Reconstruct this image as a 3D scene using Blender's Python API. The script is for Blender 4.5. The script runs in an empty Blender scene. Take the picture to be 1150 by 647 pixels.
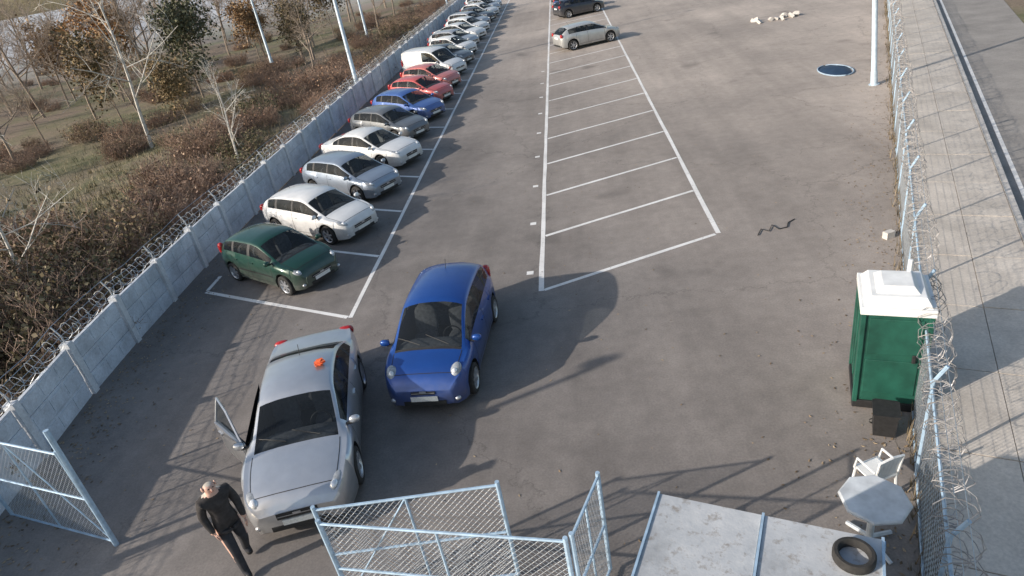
import bpy, bmesh, math, random
import numpy as np
from mathutils import Vector, Matrix, Euler
random.seed(7); rng=np.random.default_rng(7)
scene=bpy.context.scene
R=math.radians

# ------------------------------------------------------------------ materials
def newmat(name):
    m=bpy.data.materials.new(name); m.use_nodes=True
    nt=m.node_tree; b=nt.nodes['Principled BSDF']; return m,nt,b
def noise(nt,scale,detail=4,rough=.55,coord='Object',vec=None):
    n=nt.nodes.new('ShaderNodeTexNoise'); n.inputs['Scale'].default_value=scale
    n.inputs['Detail'].default_value=detail; n.inputs['Roughness'].default_value=rough
    if vec is None:
        tc=nt.nodes.new('ShaderNodeTexCoord'); vec=tc.outputs[coord]
    nt.links.new(vec,n.inputs['Vector']); return n
def ramp(nt,src,stops):
    r=nt.nodes.new('ShaderNodeValToRGB'); nt.links.new(src,r.inputs['Fac'])
    e=r.color_ramp.elements
    while len(e)<len(stops): e.new(.5)
    for i,(p,c) in enumerate(stops):
        e[i].position=p
        if not hasattr(c,'__len__'): c=(c,c,c)
        e[i].color=(c[0],c[1],c[2],1)
    return r
def mix(nt,fac,a,b,mode='MIX'):
    m=nt.nodes.new('ShaderNodeMix'); m.data_type='RGBA'; m.blend_type=mode
    for s,i in ((fac,0),(a,6),(b,7)):
        if isinstance(s,bpy.types.NodeSocket): nt.links.new(s,m.inputs[i])
        elif i==0: m.inputs[0].default_value=s
        else: m.inputs[i].default_value=(s[0],s[1],s[2],1)
    return m.outputs[2]
def bump(nt,b,src,strength=.3,dist=.02):
    n=nt.nodes.new('ShaderNodeBump'); n.inputs['Strength'].default_value=strength; n.inputs['Distance'].default_value=dist
    nt.links.new(src,n.inputs['Height']); nt.links.new(n.outputs[0],b.inputs['Normal'])
def simple(name,col,rough=.6,metal=0,var=.15,scale=6,coat=0,bmp=0):
    m,nt,b=newmat(name)
    n=noise(nt,scale,5)
    lo=tuple(c*(1-var) for c in col); hi=tuple(min(1,c*(1+var)) for c in col)
    r=ramp(nt,n.outputs['Fac'],[(.3,lo),(.7,hi)])
    nt.links.new(r.outputs[0],b.inputs['Base Color'])
    b.inputs['Roughness'].default_value=rough; b.inputs['Metallic'].default_value=metal
    b.inputs['Coat Weight'].default_value=coat
    if bmp: bump(nt,b,n.outputs['Fac'],bmp,.01)
    return m

def mat_asphalt():
    m,nt,b=newmat('asphalt_mat')
    big=noise(nt,.09,5,.6); mid=noise(nt,.55,6,.65); fine=noise(nt,28,3,.7); grit=noise(nt,140,2,.6); med=noise(nt,3.2,5,.7)
    tc=nt.nodes.new('ShaderNodeTexCoord'); sep=nt.nodes.new('ShaderNodeSeparateXYZ'); nt.links.new(tc.outputs['Object'],sep.inputs[0])
    base=ramp(nt,mid.outputs['Fac'],[(.3,(.182,.164,.152)),(.5,(.216,.195,.181)),(.72,(.264,.238,.219))]).outputs[0]
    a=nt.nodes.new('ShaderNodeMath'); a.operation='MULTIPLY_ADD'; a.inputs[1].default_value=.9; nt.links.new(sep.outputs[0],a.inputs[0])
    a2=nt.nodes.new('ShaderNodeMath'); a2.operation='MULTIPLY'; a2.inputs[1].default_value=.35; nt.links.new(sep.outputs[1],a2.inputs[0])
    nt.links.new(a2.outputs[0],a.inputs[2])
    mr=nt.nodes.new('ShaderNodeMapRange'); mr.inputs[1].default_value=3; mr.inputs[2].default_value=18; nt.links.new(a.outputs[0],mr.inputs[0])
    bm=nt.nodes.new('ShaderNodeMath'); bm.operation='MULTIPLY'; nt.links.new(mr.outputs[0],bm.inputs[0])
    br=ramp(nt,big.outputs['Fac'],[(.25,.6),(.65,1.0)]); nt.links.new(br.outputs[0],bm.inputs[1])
    c=mix(nt,bm.outputs[0],base,(.47,.405,.352))  # dust mix to the right and far end, hazy glare painted into it
    pt=ramp(nt,big.outputs['Fac'],[(.35,.80),(.6,1.10)]).outputs[0]
    c=mix(nt,1.0,c,pt,'MULTIPLY')
    mp=nt.nodes.new('ShaderNodeMapping'); mp.inputs['Scale'].default_value=(.9,.07,1); nt.links.new(tc.outputs['Object'],mp.inputs[0])
    sn=noise(nt,1.0,4,.6,vec=mp.outputs[0]); sc=ramp(nt,sn.outputs['Fac'],[(.35,.90),(.65,1.08)]).outputs[0]
    c=mix(nt,1.0,c,sc,'MULTIPLY')
    fr=ramp(nt,fine.outputs['Fac'],[(.25,.80),(.75,1.18)]).outputs[0]
    c=mix(nt,1.0,c,fr,'MULTIPLY')
    md=ramp(nt,med.outputs['Fac'],[(.3,.86),(.7,1.09)]).outputs[0]
    c=mix(nt,1.0,c,md,'MULTIPLY')
    st=noise(nt,.42,2,.4); sr=ramp(nt,st.outputs['Fac'],[(.65,1.0),(.74,.68)]).outputs[0]
    c=mix(nt,1.0,c,sr,'MULTIPLY')
    vo=nt.nodes.new('ShaderNodeTexVoronoi'); vo.feature='DISTANCE_TO_EDGE'; vo.inputs['Scale'].default_value=.13
    wv=noise(nt,1.2,5,.7); va=nt.nodes.new('ShaderNodeVectorMath'); va.operation='MULTIPLY_ADD'
    nt.links.new(wv.outputs['Color'],va.inputs[0]); va.inputs[1].default_value=(1.6,1.6,0); nt.links.new(tc.outputs['Object'],va.inputs[2])
    nt.links.new(va.outputs[0],vo.inputs['Vector'])
    cr=ramp(nt,vo.outputs['Distance'],[(.0,.60),(.004,1.0)]).outputs[0]
    c=mix(nt,.7,c,mix(nt,1.0,c,cr,'MULTIPLY'))
    nt.links.new(c,b.inputs['Base Color']); b.inputs['Roughness'].default_value=.82
    bump(nt,b,grit.outputs['Fac'],.35,.01)
    return m
def mat_ground():
    m,nt,b=newmat('ground_mat')
    a=noise(nt,.12,6,.65); c=noise(nt,1.4,6,.7); f=noise(nt,9,4,.7)
    g=ramp(nt,c.outputs['Fac'],[(.3,(.085,.098,.040)),(.5,(.15,.145,.072)),(.7,(.25,.215,.135))]).outputs[0]
    br=ramp(nt,f.outputs['Fac'],[(.3,(.15,.11,.080)),(.7,(.29,.225,.165))]).outputs[0]
    fac=ramp(nt,a.outputs['Fac'],[(.40,0),(.58,1)]).outputs[0]
    col=mix(nt,fac,g,br)
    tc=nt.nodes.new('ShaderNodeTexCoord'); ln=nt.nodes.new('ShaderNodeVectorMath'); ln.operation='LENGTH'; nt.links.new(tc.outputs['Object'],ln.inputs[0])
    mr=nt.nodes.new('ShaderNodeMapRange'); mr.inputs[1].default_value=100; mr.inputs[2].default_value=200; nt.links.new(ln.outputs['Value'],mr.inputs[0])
    col=mix(nt,mr.outputs[0],col,(.52,.54,.57))   # far ground paled with distance, haze painted into the colour
    nt.links.new(col,b.inputs['Base Color']); b.inputs['Roughness'].default_value=.95
    bump(nt,b,f.outputs['Fac'],.8,.06); return m
def mat_concrete(name,col,var=.25,scale=1.5):
    m,nt,b=newmat(name)
    a=noise(nt,scale,6,.7); f=noise(nt,22,4,.7)
    c=ramp(nt,a.outputs['Fac'],[(.3,tuple(x*(1-var) for x in col)),(.68,tuple(x*(1+var*.6) for x in col))]).outputs[0]
    fr=ramp(nt,f.outputs['Fac'],[(.25,.8),(.75,1.15)]).outputs[0]
    c=mix(nt,1.0,c,fr,'MULTIPLY')
    nt.links.new(c,b.inputs['Base Color']); b.inputs['Roughness'].default_value=.88
    bump(nt,b,f.outputs['Fac'],.4,.01); return m
def mat_paintline():
    m,nt,b=newmat('road_paint_mat')
    f=noise(nt,14,5,.75); w=noise(nt,1.1,4,.6)
    c=ramp(nt,w.outputs['Fac'],[(.3,(.66,.65,.63)),(.65,(.84,.83,.81))]).outputs[0]
    k=ramp(nt,f.outputs['Fac'],[(.33,.45),(.42,1.0)]).outputs[0]
    nt.links.new(mix(nt,1.0,c,k,'MULTIPLY'),b.inputs['Base Color']); b.inputs['Roughness'].default_value=.7
    return m
def mat_leaf(name,c1,c2,c3):
    m,nt,b=newmat(name)
    geo=nt.nodes.new('ShaderNodeNewGeometry'); n=noise(nt,1.3,3)
    r=ramp(nt,geo.outputs['Random Per Island'],[(.1,c1),(.5,c2),(.9,c3)]).outputs[0]
    k=ramp(nt,n.outputs['Fac'],[(.3,.6),(.7,1.35)]).outputs[0]
    oi=nt.nodes.new('ShaderNodeObjectInfo'); k2=ramp(nt,oi.outputs['Random'],[(0,(.75,.78,.75)),(.5,(1.0,.96,.92)),(1,(1.4,1.2,1.0))]).outputs[0]
    c=mix(nt,1.0,r,k,'MULTIPLY'); c=mix(nt,1.0,c,k2,'MULTIPLY')
    nt.links.new(c,b.inputs['Base Color']); b.inputs['Roughness'].default_value=.75
    return m
def mat_paint(name,col,metal=.3,rough=.30):
    m,nt,b=newmat(name)
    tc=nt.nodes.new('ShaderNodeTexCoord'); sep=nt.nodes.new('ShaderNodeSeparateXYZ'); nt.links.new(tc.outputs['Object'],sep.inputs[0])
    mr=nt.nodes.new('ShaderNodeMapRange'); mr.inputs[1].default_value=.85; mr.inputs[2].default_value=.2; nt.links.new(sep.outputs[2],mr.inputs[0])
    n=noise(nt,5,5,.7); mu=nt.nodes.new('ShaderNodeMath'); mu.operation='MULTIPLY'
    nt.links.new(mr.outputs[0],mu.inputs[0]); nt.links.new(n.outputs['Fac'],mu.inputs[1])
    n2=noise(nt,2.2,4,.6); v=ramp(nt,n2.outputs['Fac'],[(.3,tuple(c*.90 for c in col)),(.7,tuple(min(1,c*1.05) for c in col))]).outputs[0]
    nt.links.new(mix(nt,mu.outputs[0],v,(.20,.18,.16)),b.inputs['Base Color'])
    b.inputs['Metallic'].default_value=metal; b.inputs['Coat Weight'].default_value=.8; b.inputs['Coat Roughness'].default_value=.07
    rr=ramp(nt,n.outputs['Fac'],[(.3,rough),(.7,rough+.12)]).outputs[0]; nt.links.new(rr,b.inputs['Roughness'])
    return m
def mat_glass():
    m,nt,b=newmat('car_glass_mat')
    b.inputs['Base Color'].default_value=(.02,.024,.028,1); b.inputs['IOR'].default_value=1.5
    n=noise(nt,3,4,.6); rr=ramp(nt,n.outputs['Fac'],[(.3,.03),(.7,.12)]).outputs[0]; nt.links.new(rr,b.inputs['Roughness'])
    tr=nt.nodes.new('ShaderNodeBsdfTransparent'); tr.inputs[0].default_value=(.78,.83,.85,1)
    mx=nt.nodes.new('ShaderNodeMixShader'); mx.inputs[0].default_value=.50
    nt.links.new(tr.outputs[0],mx.inputs[1]); nt.links.new(b.outputs[0],mx.inputs[2])
    nt.links.new(mx.outputs[0],nt.nodes['Material Output'].inputs[0]); return m
ASPH=mat_asphalt(); GROUND=mat_ground(); LINE=mat_paintline()
WALLM=mat_concrete('precast_concrete_mat',(.58,.63,.70),.30); POSTM=mat_concrete('concrete_post_mat',(.64,.67,.71),.2,3)
SIDEM=mat_concrete('sidewalk_mat',(.62,.56,.49),.25,.8); ROADM=mat_concrete('road_mat',(.30,.28,.26),.25,.7)
KERB=mat_concrete('kerb_mat',(.6,.57,.53),.2,2)
BLUEM=simple('blue_steel_mat',(.38,.52,.66),.5,.1,.2,8); GALV=simple('galvanised_mat',(.50,.53,.56),.5,.4,.25,14)
WIRE=simple('razor_wire_mat',(.36,.35,.35),.5,.4,.35,5)
LAMPM=simple('lamp_pole_mat',(.50,.60,.68),.5,.1,.15,4)
GLASS=mat_glass(); DGLASS=simple('window_glass_mat',(.02,.024,.03),.06,0,.3,2,.5)
DARK=simple('black_plastic_mat',(.022,.022,.023),.6,0,.3,9)
SEAT=simple('seat_fabric_mat',(.20,.20,.21),.9,0,.3,14)
TIRE=simple('tyre_rubber_mat',(.03,.029,.028),.85,0,.3,12,0,.3)
RIM=simple('alloy_mat',(.52,.53,.55),.35,.7,.15,9)
HEAD=simple('headlight_mat',(.34,.36,.38),.06,.1,.3,18,1.0); REFL=simple('reflector_mat',(.85,.86,.87),.15,.3,.1,18,.8)
TAIL=simple('taillight_mat',(.42,.02,.02),.2,0,.3,20,.6)
PLATE=simple('plate_mat',(.75,.75,.72),.4,0,.15,40)
BARK=simple('bark_mat',(.31,.25,.20),.9,0,.35,7); BARKW=simple('pale_bark_mat',(.55,.53,.49),.85,0,.35,5)
TWIG=simple('twig_mat',(.27,.19,.145),.9,0,.35,2)

# ------------------------------------------------------------------ helpers
def link(o): scene.collection.objects.link(o); return o
def mesh_obj(name,V,F,mats=(),idx=None,smooth=False):
    me=bpy.data.meshes.new(name); me.from_pydata([tuple(v) for v in V],[],[tuple(f) for f in F])
    for m in mats: me.materials.append(m)
    if idx is not None: me.polygons.foreach_set('material_index',idx)
    if smooth: me.polygons.foreach_set('use_smooth',[True]*len(me.polygons))
    me.update(); return link(bpy.data.objects.new(name,me))
def par(c,p): c.parent=p; return c
class MB:
    "mesh builder with material indices"
    def __init__(s): s.V=[];s.F=[];s.M=[]
    def add(s,V,F,m=0):
        o=len(s.V); s.V+= [tuple(v) for v in V]; s.F+=[tuple(i+o for i in f) for f in F]; s.M+=[m]*len(F)
    def box(s,c,size,m=0,rot=None,taper=1.0):
        a,b,d=[x/2 for x in size]; vs=[]
        for z in (-d,d):
            t=taper if z>0 else 1
            for x,y in ((-a,-b),(a,-b),(a,b),(-a,b)): vs.append(Vector((x*t,y*t,z)))
        if rot is not None:
            if not isinstance(rot,Matrix): rot=Euler(rot).to_matrix()
            vs=[rot@v for v in vs]
        vs=[v+Vector(c) for v in vs]
        s.add(vs,[(3,2,1,0),(4,5,6,7),(0,1,5,4),(1,2,6,5),(2,3,7,6),(3,0,4,7)],m)
    def tube(s,pts,rad,n=6,m=0,caps=True):
        pts=[Vector(p) for p in pts]; k=len(pts)
        if not hasattr(rad,'__len__'): rad=[rad]*k
        vs=[];fs=[]
        t=(pts[-1]-pts[0])
        t=t.normalized() if t.length>1e-6 else Vector((0,0,1))
        up=Vector((0,0,1)) if abs(t.z)<.9 else Vector((1,0,0))
        for i,p in enumerate(pts):
            d=(pts[min(i+1,k-1)]-pts[max(i-1,0)])
            d=d.normalized() if d.length>1e-6 else t
            a=d.cross(up)
            if a.length<1e-3: a=d.cross(Vector((0,1,0)))
            a.normalize(); b=d.cross(a)
            for j in range(n):
                th=2*math.pi*j/n; vs.append(p+(a*math.cos(th)+b*math.sin(th))*rad[i])
        for i in range(k-1):
            for j in range(n):
                q=(j+1)%n; fs.append((i*n+j,i*n+q,(i+1)*n+q,(i+1)*n+j))
        if caps: fs.append(tuple(range(n))[::-1]); fs.append(tuple((k-1)*n+j for j in range(n)))
        s.add(vs,fs,m)
    def ell(s,c,r,m=0,rot=None,nu=12,nv=8,pw=1.0):
        vs=[];fs=[]
        sg=lambda a:math.copysign(abs(a)**pw,a)
        for i in range(nv+1):
            ph=math.pi*i/nv
            for j in range(nu):
                th=2*math.pi*j/nu
                v=Vector((r[0]*sg(math.sin(ph))*sg(math.cos(th)),r[1]*sg(math.sin(ph))*sg(math.sin(th)),r[2]*sg(math.cos(ph))))
                if rot is not None: v=Euler(rot).to_matrix()@v
                vs.append(v+Vector(c))
        for i in range(nv):
            for j in range(nu):
                q=(j+1)%nu; fs.append((i*nu+j,(i+1)*nu+j,(i+1)*nu+q,i*nu+q))
        s.add(vs,fs,m)
    def lathe(s,c,prof,axis='y',n=24,m=0,flip=1):
        vs=[];fs=[]
        for (o,r) in prof:
            for j in range(n):
                th=2*math.pi*j/n; x=r*math.cos(th); z=r*math.sin(th)
                v=Vector((x,o*flip,z)) if axis=='y' else Vector((x,z,o))
                vs.append(v+Vector(c))
        for i in range(len(prof)-1):
            for j in range(n):
                q=(j+1)%n; fs.append((i*n+j,i*n+q,(i+1)*n+q,(i+1)*n+j))
        s.add(vs,fs,m)
    def obj(s,name,mats,smooth=False,angle=None):
        me=bpy.data.meshes.new(name); me.from_pydata(s.V,[],s.F)
        for mt in mats: me.materials.append(mt)
        me.polygons.foreach_set('material_index',s.M)
        if smooth or angle: me.polygons.foreach_set('use_smooth',[True]*len(me.polygons))
        me.update()
        if angle: me.set_sharp_from_angle(angle=R(angle))
        return link(bpy.data.objects.new(name,me))
def pchip(keys,x):
    xs=[k[0] for k in keys]; ys=[k[1] for k in keys]; n=len(xs)
    if x<=xs[0]: return ys[0]
    if x>=xs[-1]: return ys[-1]
    h=[xs[i+1]-xs[i] for i in range(n-1)]; dl=[(ys[i+1]-ys[i])/h[i] for i in range(n-1)]
    def D(i):
        if i==0: return dl[0]
        if i==n-1: return dl[-1]
        if dl[i-1]*dl[i]<=0: return 0
        w1=2*h[i]+h[i-1]; w2=h[i]+2*h[i-1]; return (w1+w2)/(w1/dl[i-1]+w2/dl[i])
    for i in range(n-1):
        if x<=xs[i+1]:
            t=(x-xs[i])/h[i]; a=ys[i];b=ys[i+1]
            return (2*t**3-3*t*t+1)*a+(t**3-2*t*t+t)*h[i]*D(i)+(-2*t**3+3*t*t)*b+(t**3-t*t)*h[i]*D(i+1)
lerp=lambda a,b,t:a+(b-a)*t

# ------------------------------------------------------------------ camera
cam=bpy.data.cameras.new('camera'); co=link(bpy.data.objects.new('camera',cam)); scene.camera=co
dn=Vector((245,1330,741)).normalized(); gf=Vector((46,-421,741)).normalized(); rt=dn.cross(gf)
M=Matrix(((rt.x,-rt.y,-rt.z,0),(gf.x,-gf.y,-gf.z,0),(-dn.x,dn.y,dn.z,7.5),(0,0,0,1)))
co.matrix_world=M
cam.sensor_width=36; cam.lens=741/1150*36; cam.clip_end=3000; cam.clip_start=.1

# ------------------------------------------------------------------ light
SA=R(26); EL=R(23)
w=bpy.data.worlds.new('World'); scene.world=w; w.use_nodes=True
bg=w.node_tree.nodes['Background']; sky=w.node_tree.nodes.new('ShaderNodeTexSky'); sky.sky_type='NISHITA'; sky.sun_disc=False
sky.sun_elevation=EL; sky.sun_rotation=math.atan2(-math.cos(SA),-math.sin(SA)); sky.air_density=1.2; sky.dust_density=2.0
w.node_tree.links.new(sky.outputs[0],bg.inputs[0]); bg.inputs[1].default_value=.15
sl=bpy.data.lights.new('sun','SUN'); sl.energy=4.9; sl.angle=R(.6); sl.color=(1,.91,.81)
so=link(bpy.data.objects.new('sun',sl)); so.rotation_mode='QUATERNION'
so.rotation_quaternion=Vector((math.cos(SA)*math.cos(EL),math.sin(SA)*math.cos(EL),-math.sin(EL))).to_track_quat('-Z','Y'); so.location=(-20,-10,20)
scene.view_settings.view_transform='Standard'; scene.view_settings.look='None'; scene.view_settings.exposure=0

# ------------------------------------------------------------------ ground
def fx(y): return 3.7+(y-6)*.405           # fence line x at y
fd=Vector((.405,1,0)).normalized(); fn=Vector((fd.y,-fd.x,0))  # along / outward normal
F0=Vector((fx(0),0,0))
def FP(s,o,z=0): p=F0+fd*s+fn*o; return (p.x,p.y,z)
xs=sorted(set(list(np.linspace(-900,-160,12))+list(np.linspace(-150,-12.2,80))+[-11.8,40]+list(np.linspace(80,900,12))))
ys=sorted(set(list(np.linspace(-400,-30,8))+list(np.linspace(-20,160,100))+list(np.linspace(200,1500,14))))
from mathutils import noise as mn
def gz(x,y):
    z=-.03
    if x<-12:
        k=min(1,(-12-x)/4); z+=k*(.45*mn.noise(Vector((x*.09,y*.09,0)))+.25*mn.noise(Vector((x*.4,y*.4,3))))-.9*min(1,max(0,(-18-x)/25))
    return z
V=[];F=[]
for y in ys:
    for x in xs: V.append((x,y,gz(x,y)))
nx=len(xs)
for j in range(len(ys)-1):
    for i in range(nx-1): F.append((j*nx+i,j*nx+i+1,(j+1)*nx+i+1,(j+1)*nx+i))
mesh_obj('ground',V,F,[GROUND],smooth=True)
def strip(name,pts,mat,z):
    return mesh_obj(name,[(p[0],p[1],z) for p in pts],[tuple(range(len(pts)))],[mat])
strip('parking_lot',[(-11.5,-12),FP(-13,0.05)[:2],FP(120,.05)[:2],(-11.5,108)],ASPH,0.0)
lines=MB()
def seg(a,b,wd=.115,z=.004):
    a=Vector((a[0],a[1],0)); b=Vector((b[0],b[1],0)); d=(b-a).normalized(); n=Vector((-d.y,d.x,0))
    k=max(1,int((b-a).length/1.2)); vs=[];fs=[]
    for i in range(k+1):
        p=a.lerp(b,i/k)+n*random.uniform(-.008,.008); h=n*(wd/2+random.uniform(-.006,.006)); vs+=[(p+h+Vector((0,0,z))),(p-h+Vector((0,0,z)))]
    for i in range(k): fs.append((2*i+1,2*i+3,2*i+2,2*i))
    lines.add(vs,fs)
seg((-5.8,13.0),(-5.8,80))
sk=-.475
for k in range(21):
    y=13.0+3.2*k; seg((-5.8-.075,y+.03),(-10.6,y+4.8*-sk),z=.004)
seg((-10.6,15.36),(-10.6,16.2))
seg((-1.25,13.25),(-1.25,90)); seg((3.15,15.15),(3.15,90))
for k in range(25):
    y=13.25+2.95*k; seg((-1.175,y+.03),(3.075,y+1.87),z=.004)
    if k<9: seg((-1.62,y+.95),(-1.45,y+.95),.18)
lo=lines.obj('parking_lines',[LINE])
sw=MB()
s=-12
while s<118:
    L=2.0; g=.012
    for (o0,o1) in ((.25,1.2),(1.212,2.15)):
        vs=[FP(s+g,o0,0),FP(s+L-g,o0,0),FP(s+L-g,o1,0),FP(s+g,o1,0)]
        h=.10+random.uniform(-.004,.004)
        sw.add(vs+[(v[0],v[1],h) for v in vs],[(3,2,1,0)[::-1],(7,6,5,4)[::-1],(0,1,5,4),(1,2,6,5),(2,3,7,6),(3,0,4,7)])
    s+=L
sw.obj('sidewalk',[SIDEM])
kb=MB(); s=-12
while s<118:
    a=[FP(s+.006,2.165,-.02),FP(s+.994,2.165,-.02),FP(s+.994,2.30,-.02),FP(s+.006,2.30,-.02)]
    kb.add(a+[(v[0],v[1],.125) for v in a],[(0,1,2,3),(7,6,5,4),(0,4,5,1),(1,5,6,2),(2,6,7,3),(3,7,4,0)]); s+=1
kb.obj('kerb',[KERB])
strip('street',[FP(-13,2.25)[:2],FP(-13,5.2)[:2],FP(118,5.2)[:2],FP(118,2.25)[:2]],ROADM,-.012)
el=MB(); a=[FP(-12,2.52,-.008),FP(-12,2.62,-.008),FP(118,2.62,-.008),FP(118,2.52,-.008)]; el.add(a,[(0,1,2,3)]); el.obj('street_edge_line',[LINE])

# ------------------------------------------------------------------ left wall
wpts=[(-10.3,4.0),(-10.6,7),(-11.3,12.5),(-11.55,20),(-11.6,30),(-11.4,45),(-11.1,60),(-10.9,75),(-10.8,95)]
def wx(y): return pchip([(p[1],p[0]) for p in wpts],y)
wb=MB(); WH=1.22; y=3.0
brk=[]
while y<94:
    y2=y+2.0; a=Vector((wx(y),y,0)); b=Vector((wx(y2),y2,0)); d=(b-a).normalized(); ang=math.atan2(d.y,d.x)
    hh=WH+random.uniform(-.03,.03)
    rm=Matrix.Rotation(ang+random.uniform(-.008,.008),3,'Z')
    wb.box(a+Vector((0,0,(hh+.08)/2)),(.17,.20,hh+.08),1,rm)
    mid=(a+b)/2
    for q in range(3):
        z0=.0+q*.41; off=random.uniform(-.008,.008)
        wb.box(mid+Vector((off,0,z0+.2)),(1.80,.07,.396),0,rm)
        for c in range(3): wb.box(mid+rm@Vector(((c-1)*.58,0,0))+Vector((off,0,z0+.2)),(.50,.092,.27),0,rm)
    tip=a+Vector((-.12,0,hh+.50)); wb.tube([a+Vector((0,0,hh)),a+Vector((0,0,hh+.25)),tip],.018,5,2)
    brk.append((a+Vector((0,0,hh+.12)),a+Vector((0,0,hh+.26)),a+Vector((-.06,0,hh+.38)),tip))
    y=y2
for q in range(4):
    pts=[]
    for u,v in zip(brk[:-1],brk[1:]):
        pts+= [u[q], u[q].lerp(v[q],.5)+Vector((random.uniform(-.04,.04),0,random.uniform(-.06,0)))]
    wb.tube(pts,.007,3,2)
for (rad,pit,ph,zz) in ((.17,.36,0,.24),(.12,.5,1.3,.14)):
    pts=[]; yy=4.0; n=9
    while yy<80:
        th=yy*2*math.pi/pit+ph; r_=rad*(1+random.uniform(-.15,.15)); pts.append((wx(yy)+r_*math.cos(th)-.02,yy+.05*math.sin(th*.5+yy),WH+zz+r_*math.sin(th)+.03*math.sin(yy*3))); yy+=pit/n
    wb.tube(pts,.0065,3,2)
wb.obj('concrete_panel_wall',[WALLM,POSTM,GALV])

# ------------------------------------------------------------------ cars
def car_mesh(name,sp):
    L,W,H=sp['L'],sp['W'],sp['H']; h2=L/2; wf,wr_=sp['wf'],sp['wr']; rw=sp['rw']; ra=rw+.06
    zsK=sp['zs']; zrK=sp['zr']; wK=sp['w']; zbK=sp['zb']
    Wr=sp['roofw']; drop=sp.get('drop',.085)
    def section(x):
        zs=pchip(zsK,x); zr=max(pchip(zrK,x),zs+.045*min(1,(h2-abs(x))/.12)+.004); wd=pchip(wK,x)*W/2; zb=pchip(zbK,x)
        fl=0
        for xc in (wf,wr_):
            dx=abs(x-xc)
            if dx<ra: zb=max(zb,rw+math.sqrt(max(0,ra*ra-dx*dx)))
            fl=max(fl,max(0,1-(dx/(ra+.22))**2))
        zb=min(zb,zs-.12); fl=fl*.022
        t=min(1,max(0,(zr-zs)/(H-.95)))
        ye=lerp(wd*.86,min(Wr*W/2,wd*.9),t**.9); ze=zr-drop*t-.045*(1-t)
        P=[(0,zb),(.80*wd,zb),(.965*wd+fl,zb+.012)]
        for f,kk,ff in ((.22,.988,1),(.48,1.0,.6),(.68,.995,.2),(.86,.972,0)): P.append((kk*wd+fl*ff,lerp(zb+.012,zs,f)))
        P.append((.925*wd,zs))
        a=Vector((.925*wd,zs)); b=Vector((ye,max(ze,zs+.001)))
        for f in (.08,.5,.9):
            p=a.lerp(b,f); P.append((p.x+.022*t*math.sin(math.pi*f),p.y))
        P.append((b.x,b.y))
        for f in (.93,.75,.4,0):
            P.append((ye*f,zr-(zr-b.y)*f**2.8))
        return P
    st=set(np.round(np.linspace(-h2,h2,64),3))
    for e in (.015,.04,.08): st|={round(h2-e,3),round(-h2+e,3)}
    for xc in (wf,wr_):
        for a in np.linspace(0,math.pi,17): st.add(round(xc+ra*math.cos(a),3))
        st|={round(xc+ra+.004,3),round(xc-ra-.004,3)}
    for e in sp['marks']: st.add(round(e,3))
    st=sorted(st); st2=[st[0]]
    for x in st[1:]:
        if x-st2[-1]>.0035: st2.append(x)
    st=st2
    mb=MB(); secs=[section(x) for x in st]; n=len(secs[0]); V=[]; m=2*n-2
    for x,P in zip(st,secs):
        for (yy,z) in P: V.append((x,yy,z))
        for (yy,z) in P[1:-1][::-1]: V.append((x,-yy,z))
    F=[];MI=[]
    ws0,ws1=sp['ws']; rw0,rw1=sp['rwin']; g0,g1=sp['sg']
    for i in range(len(st)-1):
        xm=(st[i]+st[i+1])/2; P=section(xm); th=P[11][1]-P[7][1]
        for j in range(m):
            q=(j+1)%m; F.append((i*m+j,i*m+q,(i+1)*m+q,(i+1)*m+j)); 
            r=j if j<n-1 else m-1-j
            mi=0
            if r<=1: mi=2
            elif r in (8,9):
                if g0<xm<g1 and th>.10:
                    mi=1
                    for xb in sp['pillars']:
                        if abs(xm-xb)<.045: mi=2
            elif r>=12:
                if ws0<xm<ws1 or rw0<xm<rw1: mi=1
                elif ws1<=xm<ws1+.05: mi=2
            MI.append(mi)
    F.append(tuple(range(m))[::-1]); MI.append(0); F.append(tuple((len(st)-1)*m+j for j in range(m))); MI.append(0)
    mb.V=V; mb.F=F; mb.M=MI
    def sy(x,z):
        P=section(x)[2:12]
        for a,b in zip(P[:-1],P[1:]):
            if a[1]<=z<=b[1]+1e-6: return lerp(a[0],b[0],(z-a[1])/max(1e-6,b[1]-a[1]))
        return P[0][0] if z<P[0][1] else P[-1][0]
    def vseam(x,z0,z1,wd=.012,mat=2,off=.003):
        for sgn in (1,-1):
            vs=[];k=10
            for i in range(k+1):
                z=lerp(z0,z1,i/k)
                for dx in (-wd/2,wd/2): vs.append((x+dx,sgn*(sy(x+dx,z)+off),z))
            mb.add(vs,[(2*i,2*i+1,2*i+3,2*i+2) if sgn<0 else (2*i+2,2*i+3,2*i+1,2*i) for i in range(k)],mat)
    def hseam(x0,x1,z,wd=.012,mat=2,off=.003):
        for sgn in (1,-1):
            vs=[];k=16
            for i in range(k+1):
                x=lerp(x0,x1,i/k)
                for dz in (-wd/2,wd/2): vs.append((x,sgn*(sy(x,z+dz)+off),z+dz))
            mb.add(vs,[(2*i,2*i+1,2*i+3,2*i+2) if sgn<0 else (2*i+2,2*i+3,2*i+1,2*i) for i in range(k)],mat)
    sm=sp['seams']
    for x in sm: vseam(x,.32,pchip(zsK,x)-.01)
    hseam(max(sm[-1],wr_+ra+.05),min(sm[0],wf-ra-.05),.32)
    if sp.get('rub',0): hseam(max(sm[-1],wr_+ra+.06),min(sm[0],wf-ra-.06),.52,.045,2,.006)
    for x in sm[1:]:
        for sg in (1,-1): mb.box((x+.14,sg*(sy(x+.14,.80)+.012),.80),(.15,.03,.028),0)
    def top(x,y):
        P=section(x)[7:]
        for a,b in zip(P[:-1],P[1:]):
            if b[0]<=y<=a[0]+1e-6: return lerp(b[1],a[1],(y-b[0])/max(1e-6,a[0]-b[0]))
        return P[0][1]
    hx0,hx1=sp['hood']
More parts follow.
